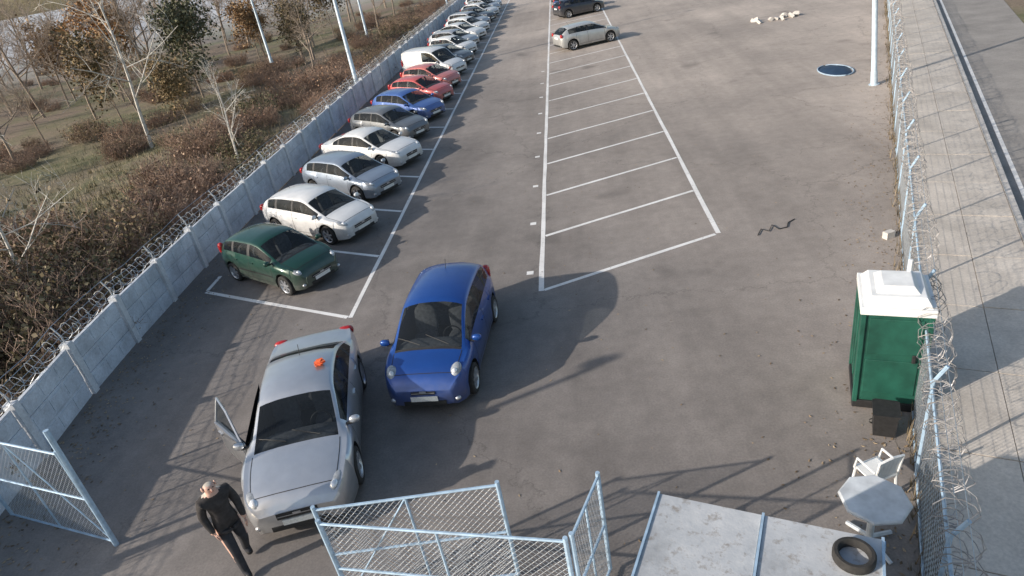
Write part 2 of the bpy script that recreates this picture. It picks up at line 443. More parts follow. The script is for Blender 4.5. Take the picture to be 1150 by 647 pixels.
    for sg in (1,-1):
        vs=[];k=14
        for i in range(k+1):
            x=lerp(hx0,hx1,i/k); wd=pchip(wK,x)*W/2*.80
            for dy in (-.006,.006): vs.append((x,sg*(wd+dy),top(x,wd+dy)+.003))
        mb.add(vs,[(2*i,2*i+1,2*i+3,2*i+2) if sg>0 else (2*i+2,2*i+3,2*i+1,2*i) for i in range(k)],2)
    vs=[];k=12
    for i in range(k+1):
        yy=lerp(-1,1,i/k)*pchip(wK,hx1)*W/2*.80
        for dx in (-.006,.006):
            x=hx1+dx-.05*yy*yy; vs.append((x,yy,top(x,abs(yy))+.003))
    mb.add(vs,[(2*i,2*i+1,2*i+3,2*i+2)[::-1] for i in range(k)],2)
    for yy in (-.15,.40):
        p=[]
        for i in range(6):
            x=ws1-.03-i*.035; y2=yy-i*.09; p.append((x,y2,top(x,abs(y2))+.018))
        mb.tube(p,.008,4,2)
    # interior
    zf=.30
    mb.box(((ws1+rw0)/2-.1,0,zf),(ws1-rw0-.5,W*.80,.06),2)
    mb.ell((ws1-.22,0,.80),(.24,W*.40,.13),9,None,12,8,.6)
    for sg in (1,-1):
        sx=ws0-.20
        mb.ell((sx+.05,sg*.36,.52),(.26,.24,.10),9,None,12,8,.6); mb.ell((sx-.24,sg*.36,.80),(.09,.24,.33),9,(0,R(-14),0),12,8,.6)
        mb.ell((sx-.32,sg*.36,1.16),(.05,.12,.09),9,None,10,8,.7)
    mb.ell((ws0-1.0,0,.52),(.26,W*.36,.12),9,None,12,8,.5); mb.ell((ws0-1.27,0,.78),(.09,W*.36,.28),9,(0,R(-14),0),12,8,.5)
    cs=Vector((ws1-.50,.36,.86)); pts=[]
    for j in range(17):
        a=2*math.pi*j/16; pts.append(cs+Vector((-.07*math.sin(a),.18*math.cos(a),.17*math.sin(a))))
    mb.tube(pts,.014,5,2)
    # front details
    zt=pchip(zsK,h2-.02)
    fw=pchip(wK,h2)*W
    gw,gh,gz_=sp.get('grille',(.62,.085,-.085))
    mb.box((h2+.004,0,zt+gz_),(.02,fw*gw,gh),2)
    mb.box((h2+.012,0,zt+gz_),(.012,fw*gw*.96,.012),4)
    mb.box((h2+.013,0,zt+gz_+.02),(.014,.12,.045),4)
    mb.box((h2+.004,0,.29),(.02,fw*.74,.09),2)
    mb.box((h2+.012,0,.385),(.012,.50,.10),7)
    for sg in (1,-1):
        hl=sp['hl']; hr=Vector(hl[3]); mb.ell((hl[0],sg*hl[1],hl[2]-.012),hl[3],5,(0,hl[5],sg*-hl[4]),18,12)
        mb.ell((hl[0]+hr.x*.38,sg*(hl[1]-hr.y*.05),hl[2]+hr.z*.10),(hr.x*.40,hr.y*.52,hr.z*.72),11,(0,hl[5],sg*-hl[4]),12,8)
        mb.ell((h2-.06,sg*.36*W,.33),(.05,.06,.045),8)
        tl=sp['tl']; mb.ell((tl[0],sg*tl[1],tl[2]),tl[3],6,None,12,10,.7)
        mx=ws1-.22; mb.ell((mx,sg*(W/2+.07),pchip(zsK,mx)+.06),(.055,.095,.065),0,None,12,8,.8)
        mb.box((mx-.050,sg*(W/2+.07),pchip(zsK,mx)+.06),(.01,.14,.085),10)
        mb.box((mx+.01,sg*(W/2-.02),pchip(zsK,mx)+.01),(.05,.12,.03),2)
    mb.box((-h2-.006,0,.78 if sp.get('hatch',1) else .62),(.012,.52,.11),7)
    mb.box((-h2-.004,0,.34),(.02,W*.5,.1),2)
    ax=sp['ant']; mb.tube([(ax,0,pchip(zrK,ax)-.01),(ax-.12,0,pchip(zrK,ax)+.16)],.006,4,2)
    for xc in (wf,wr_):
        for sg in (1,-1):
            yc=sg*(W/2-.105); hw=.10
            prof=[(-hw,rw*.62),(-hw,rw*.9),(-hw*.8,rw*.985),(-hw*.4,rw),(hw*.4,rw),(hw*.8,rw*.985),(hw,rw*.9),(hw,rw*.70)]
            mb.lathe((xc,yc,rw),prof,'y',28,3,sg)
            mb.lathe((xc,yc,rw),[(hw,rw*.72),(hw-.012,rw*.66),(hw-.05,rw*.60)],'y',28,4,sg)
            mb.lathe((xc,yc,rw),[(hw-.05,rw*.61),(hw-.05,.001)],'y',20,2,sg)
            mb.lathe((xc,yc,rw),[(hw-.02,.05),(hw-.010,.03),(hw-.010,.001)],'y',12,4,sg)
            ns=sp.get('spokes',6)
            for k in range(ns):
                a=2*math.pi*k/ns+.3
                rm=Matrix.Rotation(-a,3,'Y')
                c=Vector((xc,yc+sg*(hw-.028),rw))+rm@Vector((rw*.34,0,0))
                mb.box(c,(rw*.62,.02,.06),4,rm)
    me=bpy.data.meshes.new(name); me.from_pydata([tuple(v) for v in mb.V],[],mb.F)
    for mt in (WIRE,GLASS,DARK,TIRE,RIM,HEAD,TAIL,PLATE,RIM,SEAT,DGLASS,REFL): me.materials.append(mt)
    me.polygons.foreach_set('material_index',mb.M)
    me.polygons.foreach_set('use_smooth',[True]*len(me.polygons)); me.update(); me.set_sharp_from_angle(angle=R(38))
    return me
def W_(h2,f=.78,r=.82): return [(-h2,r-.08),(-h2+.04,r),(-h2+.2,.93),(-h2+.7,.985),(-.2,1),(h2-.9,.995),(h2-.45,.95),(h2-.2,.88),(h2-.06,f+.02),(h2,f-.08)]
def ZB(h2): return [(-h2,.36),(-h2+.05,.28),(-h2+.4,.22),(h2-.4,.19),(h2-.06,.20),(h2,.25)]
hatch=dict(L=3.72,W=1.66,H=1.52,wf=1.20,wr=-1.23,rw=.295,roofw=.74,drop=.13,grille=(.42,.06,-.06),
 zs=[(-1.86,.80),(-1.8,.88),(-1.3,.97),(.3,.93),(.95,.90),(1.35,.84),(1.62,.76),(1.78,.66),(1.86,.54)],
 zr=[(-1.86,.82),(-1.82,.94),(-1.62,1.24),(-1.40,1.41),(-1.0,1.49),(-.35,1.52),(.10,1.49),(.42,1.38),(1.12,.95),(1.35,.88),(1.62,.79),(1.86,.56)],
 w=W_(1.86,.72),zb=ZB(1.86),marks=[-1.62,-1.30,-.2,-.29,1.0,.30,-1.77,-1.50,1.08],
 ws=(.28,1.08),rwin=(-1.78,-1.44),sg=(-1.45,.98),pillars=(-.2,-.98),seams=(.80,-.22,-1.0),hood=(1.14,1.66),rub=0,
 hl=(1.56,.60,.78,(.155,.105,.075),.30,.55),tl=(-1.72,.66,.95,(.09,.09,.17)),ant=-1.0,spokes=7)
small=dict(hatch); small.update(H=1.40,L=3.75,drop=.09,roofw=.72,rub=1,grille=(.62,.085,-.085),
 zr=[(-1.86,.82),(-1.80,.94),(-1.55,1.20),(-1.32,1.32),(-.8,1.385),(-.2,1.40),(.15,1.36),(.42,1.25),(1.12,.93),(1.35,.87),(1.62,.79),(1.86,.56)],
 hl=(1.655,.59,.70,(.155,.11,.06),.45,.4))
leon=dict(L=4.05,W=1.74,H=1.42,wf=1.24,wr=-1.29,rw=.315,roofw=.71,
 zs=[(-2.02,.82),(-1.94,.92),(-1.4,.97),(.3,.92),(1.0,.88),(1.45,.82),(1.8,.73),(1.95,.65),(2.02,.56)],
 zr=[(-2.02,.84),(-1.95,.98),(-1.62,1.26),(-1.35,1.36),(-.6,1.415),(0,1.415),(.30,1.36),(.52,1.24),(1.22,.92),(1.45,.85),(1.8,.76),(2.02,.58)],
 w=W_(2.025,.75),zb=ZB(2.025),marks=[-1.92,-1.5,.42,1.15,-.3],
 ws=(.42,1.16),rwin=(-1.94,-1.50),sg=(-1.5,1.0),pillars=(-.25,-1.08),seams=(.86,-.27,-1.04),hood=(1.22,1.86),
 hl=(1.815,.63,.70,(.19,.105,.06),.55,.35),tl=(-1.95,.66,.92,(.08,.11,.11)),ant=-1.1,spokes=6)
sedan=dict(L=4.58,W=1.77,H=1.43,wf=1.35,wr=-1.30,rw=.32,roofw=.70,hatch=0,grille=(.52,.11,-.07),
 zs=[(-2.29,.80),(-2.22,.92),(-1.5,.965),(0,.93),(1.0,.90),(1.6,.84),(2.03,.75),(2.20,.66),(2.29,.56)],
 zr=[(-2.29,.82),(-2.22,.95),(-1.75,1.02),(-1.55,1.05),(-1.25,1.20),(-.95,1.33),(-.6,1.41),(-.1,1.43),(.25,1.38),(.50,1.26),(1.24,.94),(1.6,.87),(2.03,.78),(2.29,.58)],
 w=W_(2.29,.75,.84),zb=ZB(2.29),marks=[-1.55,-.88,.40,1.15,-.2],
 ws=(.38,1.18),rwin=(-1.52,-.86),sg=(-1.35,1.0),pillars=(-.18,-1.0),seams=(.92,-.2,-.96),hood=(1.25,2.08),
 hl=(2.03,.61,.715,(.20,.115,.06),.5,.35),tl=(-2.20,.66,.86,(.08,.16,.10)),ant=-.75,spokes=5)
van=dict(L=4.2,W=1.75,H=1.78,wf=1.33,wr=-1.22,rw=.31,roofw=.86,
 zs=[(-2.10,.90),(-2.03,1.0),(-1,1.03),(.6,1.0),(1.2,.98),(1.7,.86),(1.92,.76),(2.05,.66),(2.10,.58)],
 zr=[(-2.10,.92),(-2.07,1.4),(-2.0,1.68),(-1.85,1.75),(-.6,1.78),(.1,1.76),(.45,1.69),(1.35,1.02),(1.7,.90),(1.92,.80),(2.10,.6)],
 w=W_(2.10,.80,.93),zb=ZB(2.10),marks=[.5,1.3,-.3],
 ws=(.55,1.30),rwin=(-2.08,-2.01),sg=(-.25,1.15),pillars=(-.28,),seams=(.96,-.1,-.9),hood=(1.38,1.95),
 hl=(1.90,.65,.76,(.17,.10,.08),.5,.4),tl=(-2.05,.76,1.0,(.06,.07,.22)),ant=.1,spokes=6)
estate=dict(leon); estate.update(H=1.46,zr=[(-2.02,.84),(-1.97,.98),(-1.78,1.28),(-1.55,1.39),(-.8,1.455),(0,1.45),(.30,1.40),(.52,1.27),(1.22,.93),(1.45,.85),(1.8,.76),(2.02,.58)],
 rwin=(-1.95,-1.72),sg=(-1.62,1.0),marks=[-1.94,-1.72,.42,1.15,-.3])
CM={k:car_mesh('car_'+k,v) for k,v in dict(hatch=hatch,leon=leon,sedan=sedan,van=van,estate=estate,small=small).items()}
paints={}
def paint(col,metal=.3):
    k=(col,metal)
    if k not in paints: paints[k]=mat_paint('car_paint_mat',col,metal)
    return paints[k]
def car(name,kind,col,x,y,hd,metal=.3,scale=1):
    o=link(bpy.data.objects.new(name,CM[kind])); o.location=(x,y,0); o.rotation_euler=(0,0,hd); o.scale=(scale,)*3
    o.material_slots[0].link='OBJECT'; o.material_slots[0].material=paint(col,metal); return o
hdg=lambda dx,dy: math.atan2(dy,dx)
SILV=(.60,.62,.65)
silver=car('silver_sedan','sedan',SILV,-5.22,8.80,hdg(.235,-.97),.7,.98)
blue=car('blue_hatchback','hatch',(.015,.080,.34),-3.10,11.02,hdg(-.07,-.99),.4)
inner=MB()
P=[(.90,.31),(.90,.90),(.80,.97),(.30,1.33),(-.14,1.37),(-.16,.31)]
inner.add([(x,-.890+ (max(0,z-.9)*.50),z) for x,z in P],[tuple(range(6))],0)
io=par(inner.obj('door_opening',[DARK]),silver)  # flat dark sheet, paints the shaded interior behind the open door
dr=MB()
dr.box((-.54,0,.30),(1.08,.07,.62),0); dr.box((-.54,.05,.32),(.95,.05,.5),2)
fr=[(-.02,0,.61),(-.14,.01,.68),(-.60,.10,.99),(-1.04,.16,1.03),(-1.07,.0,.61)]
dr.tube(fr,.022,5,0)
dr.add([(-.10,.0,.61),(-.16,.012,.68),(-.60,.10,.97),(-1.02,.155,1.01),(-1.05,.0,.61)],[(0,1,2,3,4)],1)
dr.box((-.9,-.045,.46),(.16,.03,.03),0); dr.box((-.5,.085,.42),(.5,.05,.05),2)
do=par(dr.obj('open_door',[paint(SILV,.7),GLASS,DARK]),silver); do.location=(.90,-.90,.31); do.rotation_euler=(0,0,R(36))
cl=MB(); 
for k in range(5): cl.box((random.uniform(-.07,.07),random.uniform(-.09,.09),.012+.008*k),(random.uniform(.10,.2),random.uniform(.06,.12),.010),0,(random.uniform(-.2,.2),random.uniform(-.2,.2),random.uniform(0,3)))
c_=par(cl.obj('orange_cloth',[simple('orange_cloth_mat',(.75,.13,.04),.8)]),silver); c_.location=(-.25,.36,1.415)

sil=(.50,.52,.55); wht=(.80,.80,.79)
row=[('small',(.008,.055,.036),.2),('leon',wht,0),('leon',(.36,.42,.50),.5),('sedan',wht,0),('leon',(.20,.21,.22),.4),('leon',(.07,.15,.42),.2),
 ('small',(.60,.12,.11),.1),('small',(.62,.20,.17),.1),('van',wht,0),('leon',(.16,.17,.18),.4),('small',wht,0),('leon',sil,.4),('sedan',wht,0),('leon',wht,0),
 ('estate',sil,.4),('sedan',(.08,.08,.09),.3),('leon',wht,0),('hatch',sil,.3),('estate',wht,0)]
for i,(k,c,m) in enumerate(row):
    yv=14.35+3.2*i+random.uniform(-.1,.1); nose=(-6.95,-6.6)[i] if i<2 else -6.5+random.uniform(-.2,.25)
    yv+= (-5.8-nose)*.475-(.15 if i<4 else 0)
    a=R(-33)+random.uniform(-.06,.06); L=dict(hatch=3.72,small=3.75,leon=4.05,estate=4.05,sedan=4.58,van=4.2)[k]*.95
    car('parked_van' if k=='van' else 'parked_car',k,c,nose-math.cos(a)*L/2,yv-math.sin(a)*L/2,a,m,.95)
ca=hdg(.92,.39)
car('parked_car','leon',(.56,.57,.56),1.2,43.9,ca,.4)
car('parked_car','leon',(.03,.035,.05),1.2,58.2,ca,.3); car('parked_car','hatch',(.03,.06,.2),1.1,61.5,ca,.3)
car('parked_car','estate',(.03,.03,.04),1.0,67.5,ca,.3); car('parked_car','sedan',sil,1.0,73.5,ca,.6)

# ------------------------------------------------------------------ mesh fence with razor wire (right)
fb=MB(); top=1.50
def onf(s,o,z): return Vector(FP(s,o,z))
s=-10
while s<100:
    fb.tube([onf(s,0,0),onf(s,0,top+.12),onf(s,.12,top+.38)],.026,6,1)
    for hz in (.03,top): fb.tube([onf(s,0,hz),onf(s+2.5,0,hz)],.018,4,1)
    s+=2.5
s=-10
while s<100:
    fb.tube([onf(s,0,.03),onf(s,0,top)],.0035 if s<40 else .006,3,0,False); s+=.07 if s<40 else .2
for k in range(1,16):
    fb.tube([onf(-10,0.004,k*.1),onf(100,0.004,k*.1)],.0032,3,0,False)
def coil(off,z0,rad,pitch,ph,s0=-8,s1=90,jit=.03,n=9):
    pts=[];s=s0;i=0
    while s<s1:
        th=2*math.pi*i/n+ph; rr=rad*(1+.16*math.sin(s*1.7+ph)+random.uniform(-.12,.12)); 
        pts.append(onf(s+.10*math.sin(th*.5+s),off+rr*math.cos(th),z0+rr*math.sin(th)*.9+.05*math.sin(s*2.3+ph)))
        s+=pitch/n;i+=1
    return pts
fb.tube(coil(.06,top+.18,.19,.21,0),.0065,3,2,False)
fb.tube(coil(.02,top+.08,.13,.26,1.7,-8,60),.006,3,2,False)
fb.tube(coil(.12,top-.15,.17,.33,.7,-8,50),.0055,3,2,False)
fb.tube(coil(.10,top-.55,.15,.45,2.7,-8,35),.0055,3,2,False)
for q,(o,z) in enumerate(((.06,top+.2),(.12,top+.38),(0,top+.1))):
    fb.tube([onf(-10+k*2.5,o,z-(.03 if k%2 else 0)) for k in range(44)],.005,3,0,False)
fb.obj('razor_wire_fence',[GALV,BLUEM,WIRE])
wd=MB()
for _ in range(5200):
    s_=random.uniform(2,70); o_=random.gauss(.08,.10)
    p=onf(s_,o_,0); 
    for k in range(2):
        a=random.uniform(0,6.28); l=random.uniform(.08,.40); le=random.uniform(.03,.16); q=.009
        wd.add([p+Vector((-q*math.sin(a),q*math.cos(a),0)),p+Vector((q*math.sin(a),-q*math.cos(a),0)),p+Vector((le*math.cos(a),le*math.sin(a),l))],[(0,1,2)])
wd.obj('dry_weeds',[mat_leaf('weed_mat',(.12,.10,.06),(.22,.17,.11),(.34,.27,.19))])
ll=MB()
def litter(x,y,sz,z=.008):
    a=random.uniform(0,6.28); c,s_=math.cos(a),math.sin(a); q=sz*random.uniform(.5,1.3)
    ll.add([(x+q*c,y+q*s_,z+random.uniform(0,.012)),(x-q*.5*s_,y+q*.5*c,z),(x-q*c,y-q*s_,z+random.uniform(0,.012)),(x+q*.5*s_,y-q*.5*c,z)],[(0,1,2,3)])
for _ in range(2600):
    y=5+random.random()**1.5*50; litter(wx(y)+.15+abs(random.gauss(0,.8)),y,.035)
for _ in range(1600):
    s_=random.random()**1.4*50+2; p=FP(s_,-.1-abs(random.gauss(0,.6))); litter(p[0],p[1],.03)
for _ in range(500): litter(random.uniform(-9,6),random.uniform(6,35),.028)
ll.obj('fallen_leaves',[mat_leaf('litter_mat',(.14,.10,.06),(.26,.19,.12),(.40,.32,.22))])

# ------------------------------------------------------------------ gates
def gate(name,a,b,h,z0=.08,braced=False,step=.085,wire=.0026):
    g=MB(); a=Vector((a[0],a[1],0)); b=Vector((b[0],b[1],0)); U=lambda p,z:p+Vector((0,0,z))
    for p in (a,b): g.tube([U(p,0.0 if p is a else z0),U(p,h+.06)],.028,8,0)
    mid=(a+b)/2
    g.tube([U(mid,z0),U(mid,h)],.016,6,0)
    for z in (z0,h,z0+(h-z0)*.5): g.tube([U(a,z),U(b,z)],.019,6,0)
    if braced: g.tube([U(a,z0),U(mid,h)],.012,5,0)
    L=(b-a).length
    off=Vector((-(b-a).y,(b-a).x,0)).normalized()*.012
    for sg in (1,-1):
        H_=h-z0; k=-int(H_/step)-1
        while k*step<L:
            x0=k*step; x1=x0+H_
            za,zb_=z0,h
            if sg<0: za,zb_=h,z0
            t0=max(0,-x0/(x1-x0)); t1=min(1,(L-x0)/(x1-x0))
            if t1>t0:
                p=a.lerp(b,(x0+(x1-x0)*t0)/L)+off*sg*.3; q=a.lerp(b,(x0+(x1-x0)*t1)/L)+off*sg*.3
                g.tube([U(p,lerp(za,zb_,t0)),U(q,lerp(za,zb_,t1))],wire,3,1,False)
            k+=1
    return g.obj(name,[BLUEM,GALV])
gate('mesh_gate',(-3.68,5.50),(-1.42,5.68),1.70,braced=True)
gate('mesh_gate',(-3.56,5.30),(-.62,4.82),1.68)
gate('mesh_gate',(-.55,4.84),(-.22,5.68),1.72)
gate('mesh_gate',(-7.9,6.7),(-10.3,7.45),1.92,braced=True)
gp=MB(); gp.tube([(-7.9,6.7,0),(-7.86,6.72,2.35)],.04,8,0); gp.obj('gate_post',[BLUEM])

# ------------------------------------------------------------------ site cabin bottom right
cab=MB(); cw,cd,ch=1.95,3.4,2.4
cab.box((cw/2,-cd/2,1.17),(cw-.1,cd-.1,2.34),1)
cab.box((cw/2,-cd/2,ch-.03),(cw,cd,.06),2)
for k in range(2):
    for q in range(2):
        cab.box((cw*(.25+.5*k),-cd*(.25+.5*q),ch+.012),(cw/2-.03,cd/2-.03,.02),0,(random.uniform(-.006,.006),random.uniform(-.006,.006),0))
for k in range(3): cab.box((k*cw/2+(.012 if k==0 else -.012 if k==2 else 0),-cd/2,ch+.025),(.022,cd,.03),2)
for x in (0,cw): cab.box((x+( .02 if x==0 else -.02),-.02,1.2),(.07,.07,2.36),2)
cab.box((.6,-.045,1.5),(.7,.03,.6),3); cab.box((1.4,-.045,1.05),(.75,.03,1.95),2)
m_roof,nt,b=newmat('zinc_roof_mat')
a_=noise(nt,1.1,6,.7); f_=noise(nt,9,5,.75); c_r=ramp(nt,a_.outputs['Fac'],[(.3,(.28,.29,.30)),(.5,(.46,.48,.50)),(.7,(.60,.61,.62))]).outputs[0]
c_r=mix(nt,ramp(nt,f_.outputs['Fac'],[(.54,0),(.68,.65)]).outputs[0],c_r,(.20,.16,.12)); nt.links.new(c_r,b.inputs['Base Color']); b.inputs['Roughness'].default_value=.5; bump(nt,b,a_.outputs['Fac'],.3,.05)
co_=cab.obj('site_cabin',[m_roof,simple('cabin_wall_mat',(.5,.53,.56),.6),BLUEM,DGLASS]); co_.location=(.38,4.72,0); co_.rotation_euler=(0,0,R(-21))
ty=MB(); ty.lathe((0,0,0),[(-.05,.205),(-.08,.23),(-.08,.275),(-.05,.30),(.05,.30),(.08,.275),(.08,.23),(.05,.205),(-.05,.205)],'z',28,0)
t=ty.obj('tyre',[TIRE],angle=40); t.location=(1.88,3.84,ch+.065); t.scale=(.56,.56,.6)

# ------------------------------------------------------------------ portable toilet
GRN=simple('green_plastic_mat',(.014,.085,.060),.5,0,.35,3); WPL=simple('white_plastic_mat',(.80,.81,.80),.45,0,.12,4)
pt=MB(); W0,D0=.92,1.02
pt.box((0,0,.08),(W0,D0,.14),2)
pt.box((0,0,.94),(W0-.06,D0-.06,1.62),0)
for x in (-1,1):
    for y_ in (-1,1): pt.box((x*(W0/2-.03),y_*(D0/2-.03),.94),(.07,.07,1.64),0)
pt.box((0,-D0/2+.022,1.35),(.70,.02,.62),0); pt.box((0,-D0/2+.022,.62),(.70,.02,.62),0); pt.box((.28,-D0/2+.0,1.0),(.05,.03,.14),2)
for k in range(3): pt.box((-W0/2+.02,-.30+.30*k,1.0),(.03,.10,1.4),0)
pt.box((0,0,1.80),(W0+.04,D0+.04,.12),1); pt.box((0,0,1.92),(W0-.04,D0-.04,.14),1,None,.80)
pt.box((0,0,2.03),(W0*.62,D0*.62,.09),1,None,.7); pt.tube([(.2,.36,1.8),(.2,.36,2.2)],.035,10,1)
p=pt.obj('portable_toilet',[GRN,WPL,DARK]); bm_=p.modifiers.new('b','BEVEL'); bm_.width=.015; bm_.segments=2
p.location=(4.38,8.78,0); p.rotation_euler=(0,0,R(-18))

tb=MB(); n=8
ring=lambda r,z:[(r*math.cos(2*math.pi*(k+.5)/n),r*math.sin(2*math.pi*(k+.5)/n),z) for k in range(n)]
tb.add(ring(.38,.76)+ring(.40,.775)+ring(.40,.80)+ring(.38,.815),[tuple(range(8))[::-1]]+[(q*8+k,q*8+(k+1)%8,(q+1)*8+(k+1)%8,(q+1)*8+k) for q in range(3) for k in range(8)]+[tuple(24+k for k in range(8))])
tb.tube([(0,0,.06),(0,0,.77)],.045,10,0)
for k in range(4):
    a=k*math.pi/2+.4; tb.tube([(0,0,.14),(.35*math.cos(a),.35*math.sin(a),.025)],.03,6,0)
o=tb.obj('octagonal_table',[simple('pale_table_mat',(.60,.63,.65),.5,0,.2,5),DARK]); o.location=(3.03,5.88,0)
chm=MB()
for x in (-.2,.2):
    for y_ in (-.19,.19): chm.tube([(x*1.15,y_*1.15,0),(x,y_,.43)],.022,6)
chm.box((0,0,.44),(.44,.42,.03)); 
for k in range(5): chm.box((-.16+.08*k,.22,.66),(.074,.02,.40),0,(R(-10),0,0))
chm.tube([(-.21,.20,.44),(-.21,.26,.86),(0,.27,.90),(.21,.26,.86),(.21,.20,.44)],.02,6)
for x in (-.23,.23): chm.tube([(x,.22,.64),(x,-.15,.64),(x,-.19,.43)],.02,6)
o=chm.obj('plastic_chair',[WPL]); o.location=(3.42,6.72,0); o.rotation_euler=(0,0,R(200)); o.scale=(.85,.85,.9)
bn=MB(); bn.box((0,0,.42),(.48,.46,.80),0,None,1.12); bn.box((0,-.02,.86),(.60,.58,.06),0,(R(4),0,0)); bn.tube([(-.25,.30,.88),(.25,.30,.88)],.02,6,0)
for x in (-.22,.22): bn.lathe((x,.24,.09),[(-.025,.09),(.025,.09)],'y',12,0)
o=bn.obj('waste_bin',[DARK]); o.location=(4.02,7.85,0); o.rotation_euler=(0,0,R(-20)); o.scale=(.6,.6,.5)

# ------------------------------------------------------------------ lamps/poles
def lamp(name,x,y,h,ang,arm=1.3,r=.10,lean=0):
    b=MB(); b.lathe((0,0,0),[(0,r*1.9),(.03,r*1.9),(.03,r*1.25),(.5,r*1.15),(.52,r),(h,r*.6)],'z',14,0)
    b.tube([(0,0,h-.02),(.2,0,h+.35),(.6,0,h+.55),(arm,0,h+.6)],[r*.55,r*.45,r*.4,r*.35],8,0)
    b.ell((arm+.25,0,h+.60),(.38,.14,.08),1,None,14,8)
    o=b.obj(name,[LAMPM,GALV],angle=50); o.location=(x,y,0); o.rotation_mode='QUATERNION'
    o.rotation_quaternion=(Matrix.Rotation(R(lean),3,'Y')@Matrix.Rotation(ang,3,'Z')).to_quaternion()
lamp('street_lamp',11.2,26.1,9,R(180),r=.10,lean=-5)
lamp('street_lamp',-13.1,41.0,9,0,r=.13); lamp('street_lamp',-12.6,78,9,0); lamp('street_lamp',-18.5,64.8,9,0,r=.12)
lamp('street_lamp',-10.9,4.9,5.0,R(200),.9,.09)
lamp('street_lamp',-26.2,59.8,9,R(90),r=.12)

# ------------------------------------------------------------------ vegetation
def rdir(): 
    v=Vector((random.gauss(0,1),random.gauss(0,1),random.gauss(0,1))); return v.normalized()
def grow(mb,p,d,L,r,lv,mx,cnt,tips,upb=.25,mat=0):
    k=4 if lv==0 else 3 if lv<3 else 2; pts=[p];rad=[r];cur=Vector(p);dd=Vector(d)
    for i in range(k):
        dd=(dd+rdir()*(.10 if lv==0 else .22)+Vector((0,0,.06))).normalized(); cur=cur+dd*L/k; pts.append(cur.copy()); rad.append(max(.006,r*(1-.62*(i+1)/k)))
    mb.tube(pts,rad,6 if lv==0 else 4 if lv==1 else 3,mat,False)
    if lv>=mx: tips.append(cur.copy()); return
    for c in range(cnt[lv]):
        t=random.uniform(.3,1) if lv==0 else random.uniform(.2,1)
        f=t*k; i=min(k-1,int(f)); q=pts[i].lerp(pts[i+1],f-i)
        nd=(dd*.55+rdir()*.75+Vector((0,0,upb))).normalized()
        if lv==0 and nd.z<.1: nd.z=.2; nd.normalize()
        grow(mb,q,nd,L*random.uniform(.42,.62)*(1-.25*t),max(.008,rad[i]*.52),lv+1,mx,cnt,tips,upb,mat)
def leaves(mb,centers,n,spread,size,mat):
    for _ in range(n):
        c=random.choice(centers)+Vector((random.gauss(0,spread),random.gauss(0,spread),random.gauss(0,spread*.8)))
        a=rdir(); b=a.cross(rdir()).normalized(); s=size*random.uniform(.6,1.4); a=a*s; b=b*s*.7
        mb.add([c-a,c+b,c+a,c-b],[(0,1,2,3)],mat)
def tree_mesh(name,h,cnt,mx,mats,nleaf=0,spread=.3,size=.08,r=None,upb=.25):
    mb=MB(); tips=[]; grow(mb,Vector((0,0,-.3)),Vector((random.uniform(-.06,.06),random.uniform(-.06,.06),1)),h,r or h*.016,0,mx,cnt,tips,upb)
    if nleaf: leaves(mb,tips,nleaf,spread,size,1)
    me=bpy.data.meshes.new(name); me.from_pydata(mb.V,[],mb.F)
    for m in mats: me.materials.append(m)
    me.polygons.foreach_set('material_index',mb.M); me.update(); return me
OR=mat_leaf('russet_leaf_mat',(.22,.13,.06),(.36,.22,.11),(.48,.33,.18))
OL=mat_leaf('olive_leaf_mat',(.075,.068,.034),(.15,.125,.066),(.25,.20,.125))
DG=mat_leaf('green_leaf_mat',(.055,.064,.036),(.105,.108,.058),(.17,.165,.09))
BR=mat_leaf('dry_leaf_mat',(.15,.09,.065),(.25,.165,.12),(.36,.27,.20))
T_b=[tree_mesh('bare_tree',h,[9,6,5,4],4,[BARK]) for h in (7,8,6)]
T_w=[tree_mesh('pale_tree',h,[8,5,5],3,[BARKW],r=.10) for h in (7.5,6)]
T_o=tree_mesh('russet_tree',5,[9,6,4],3,[BARK,OR],4200,.33,.10)
T_g=[tree_mesh('green_tree',4.6,[9,6,4],3,[BARK,DG],3800,.42,.10),tree_mesh('olive_tree',4.2,[10,6,4],3,[BARK,OL],3200,.4,.09)]
def shrub_mesh(name,rad,h,ns,nl,lm,size=.055):
    mb=MB(); tips=[]
    for i in range(ns):
        a=random.uniform(0,6.283); q=rad*math.sqrt(random.random())*.8
        p=Vector((q*math.cos(a),q*math.sin(a),-.15)); d=(Vector((math.cos(a)*.5,math.sin(a)*.5,1))+rdir()*.3).normalized()
        grow(mb,p,d,h*random.uniform(.5,1.05)*(1-.35*q/rad),.013,1,3,[0,4,3],tips,.1)
    leaves(mb,tips,nl,.16,size,1)
    me=bpy.data.meshes.new(name); me.from_pydata(mb.V,[],mb.F)
    for m in (TWIG,lm): me.materials.append(m)
    me.polygons.foreach_set('material_index',mb.M); me.update(); return me
S_ol=[shrub_mesh('shrub',1.5,1.8,80,1900,OL,.05) for _ in range(2)]
S_br=[shrub_mesh('dry_shrub',1.4,1.5,120,900,BR,.045) for _ in range(2)]
S_dg=[shrub_mesh('green_shrub',1.4,1.7,60,2400,DG)]
def put(name,me,x,y,s=1,tilt=0):
    o=link(bpy.data.objects.new(name,me)); o.location=(x,y,gz(x,y)); o.rotation_euler=(random.uniform(-tilt,tilt),random.uniform(-tilt,tilt),random.uniform(0,6.28)); o.scale=(s*random.uniform(.9,1.1),s*random.uniform(.9,1.1),s); return o
put('pale_tree',T_w[0],-23.7,35,1.05,.03); put('pale_tree',T_w[1],-14.7,27,.62,.1); put('pale_tree',T_w[0],-16,15.5,.62,.08); put('pale_tree',T_w[1],-19.8,19.5,.6,.06)
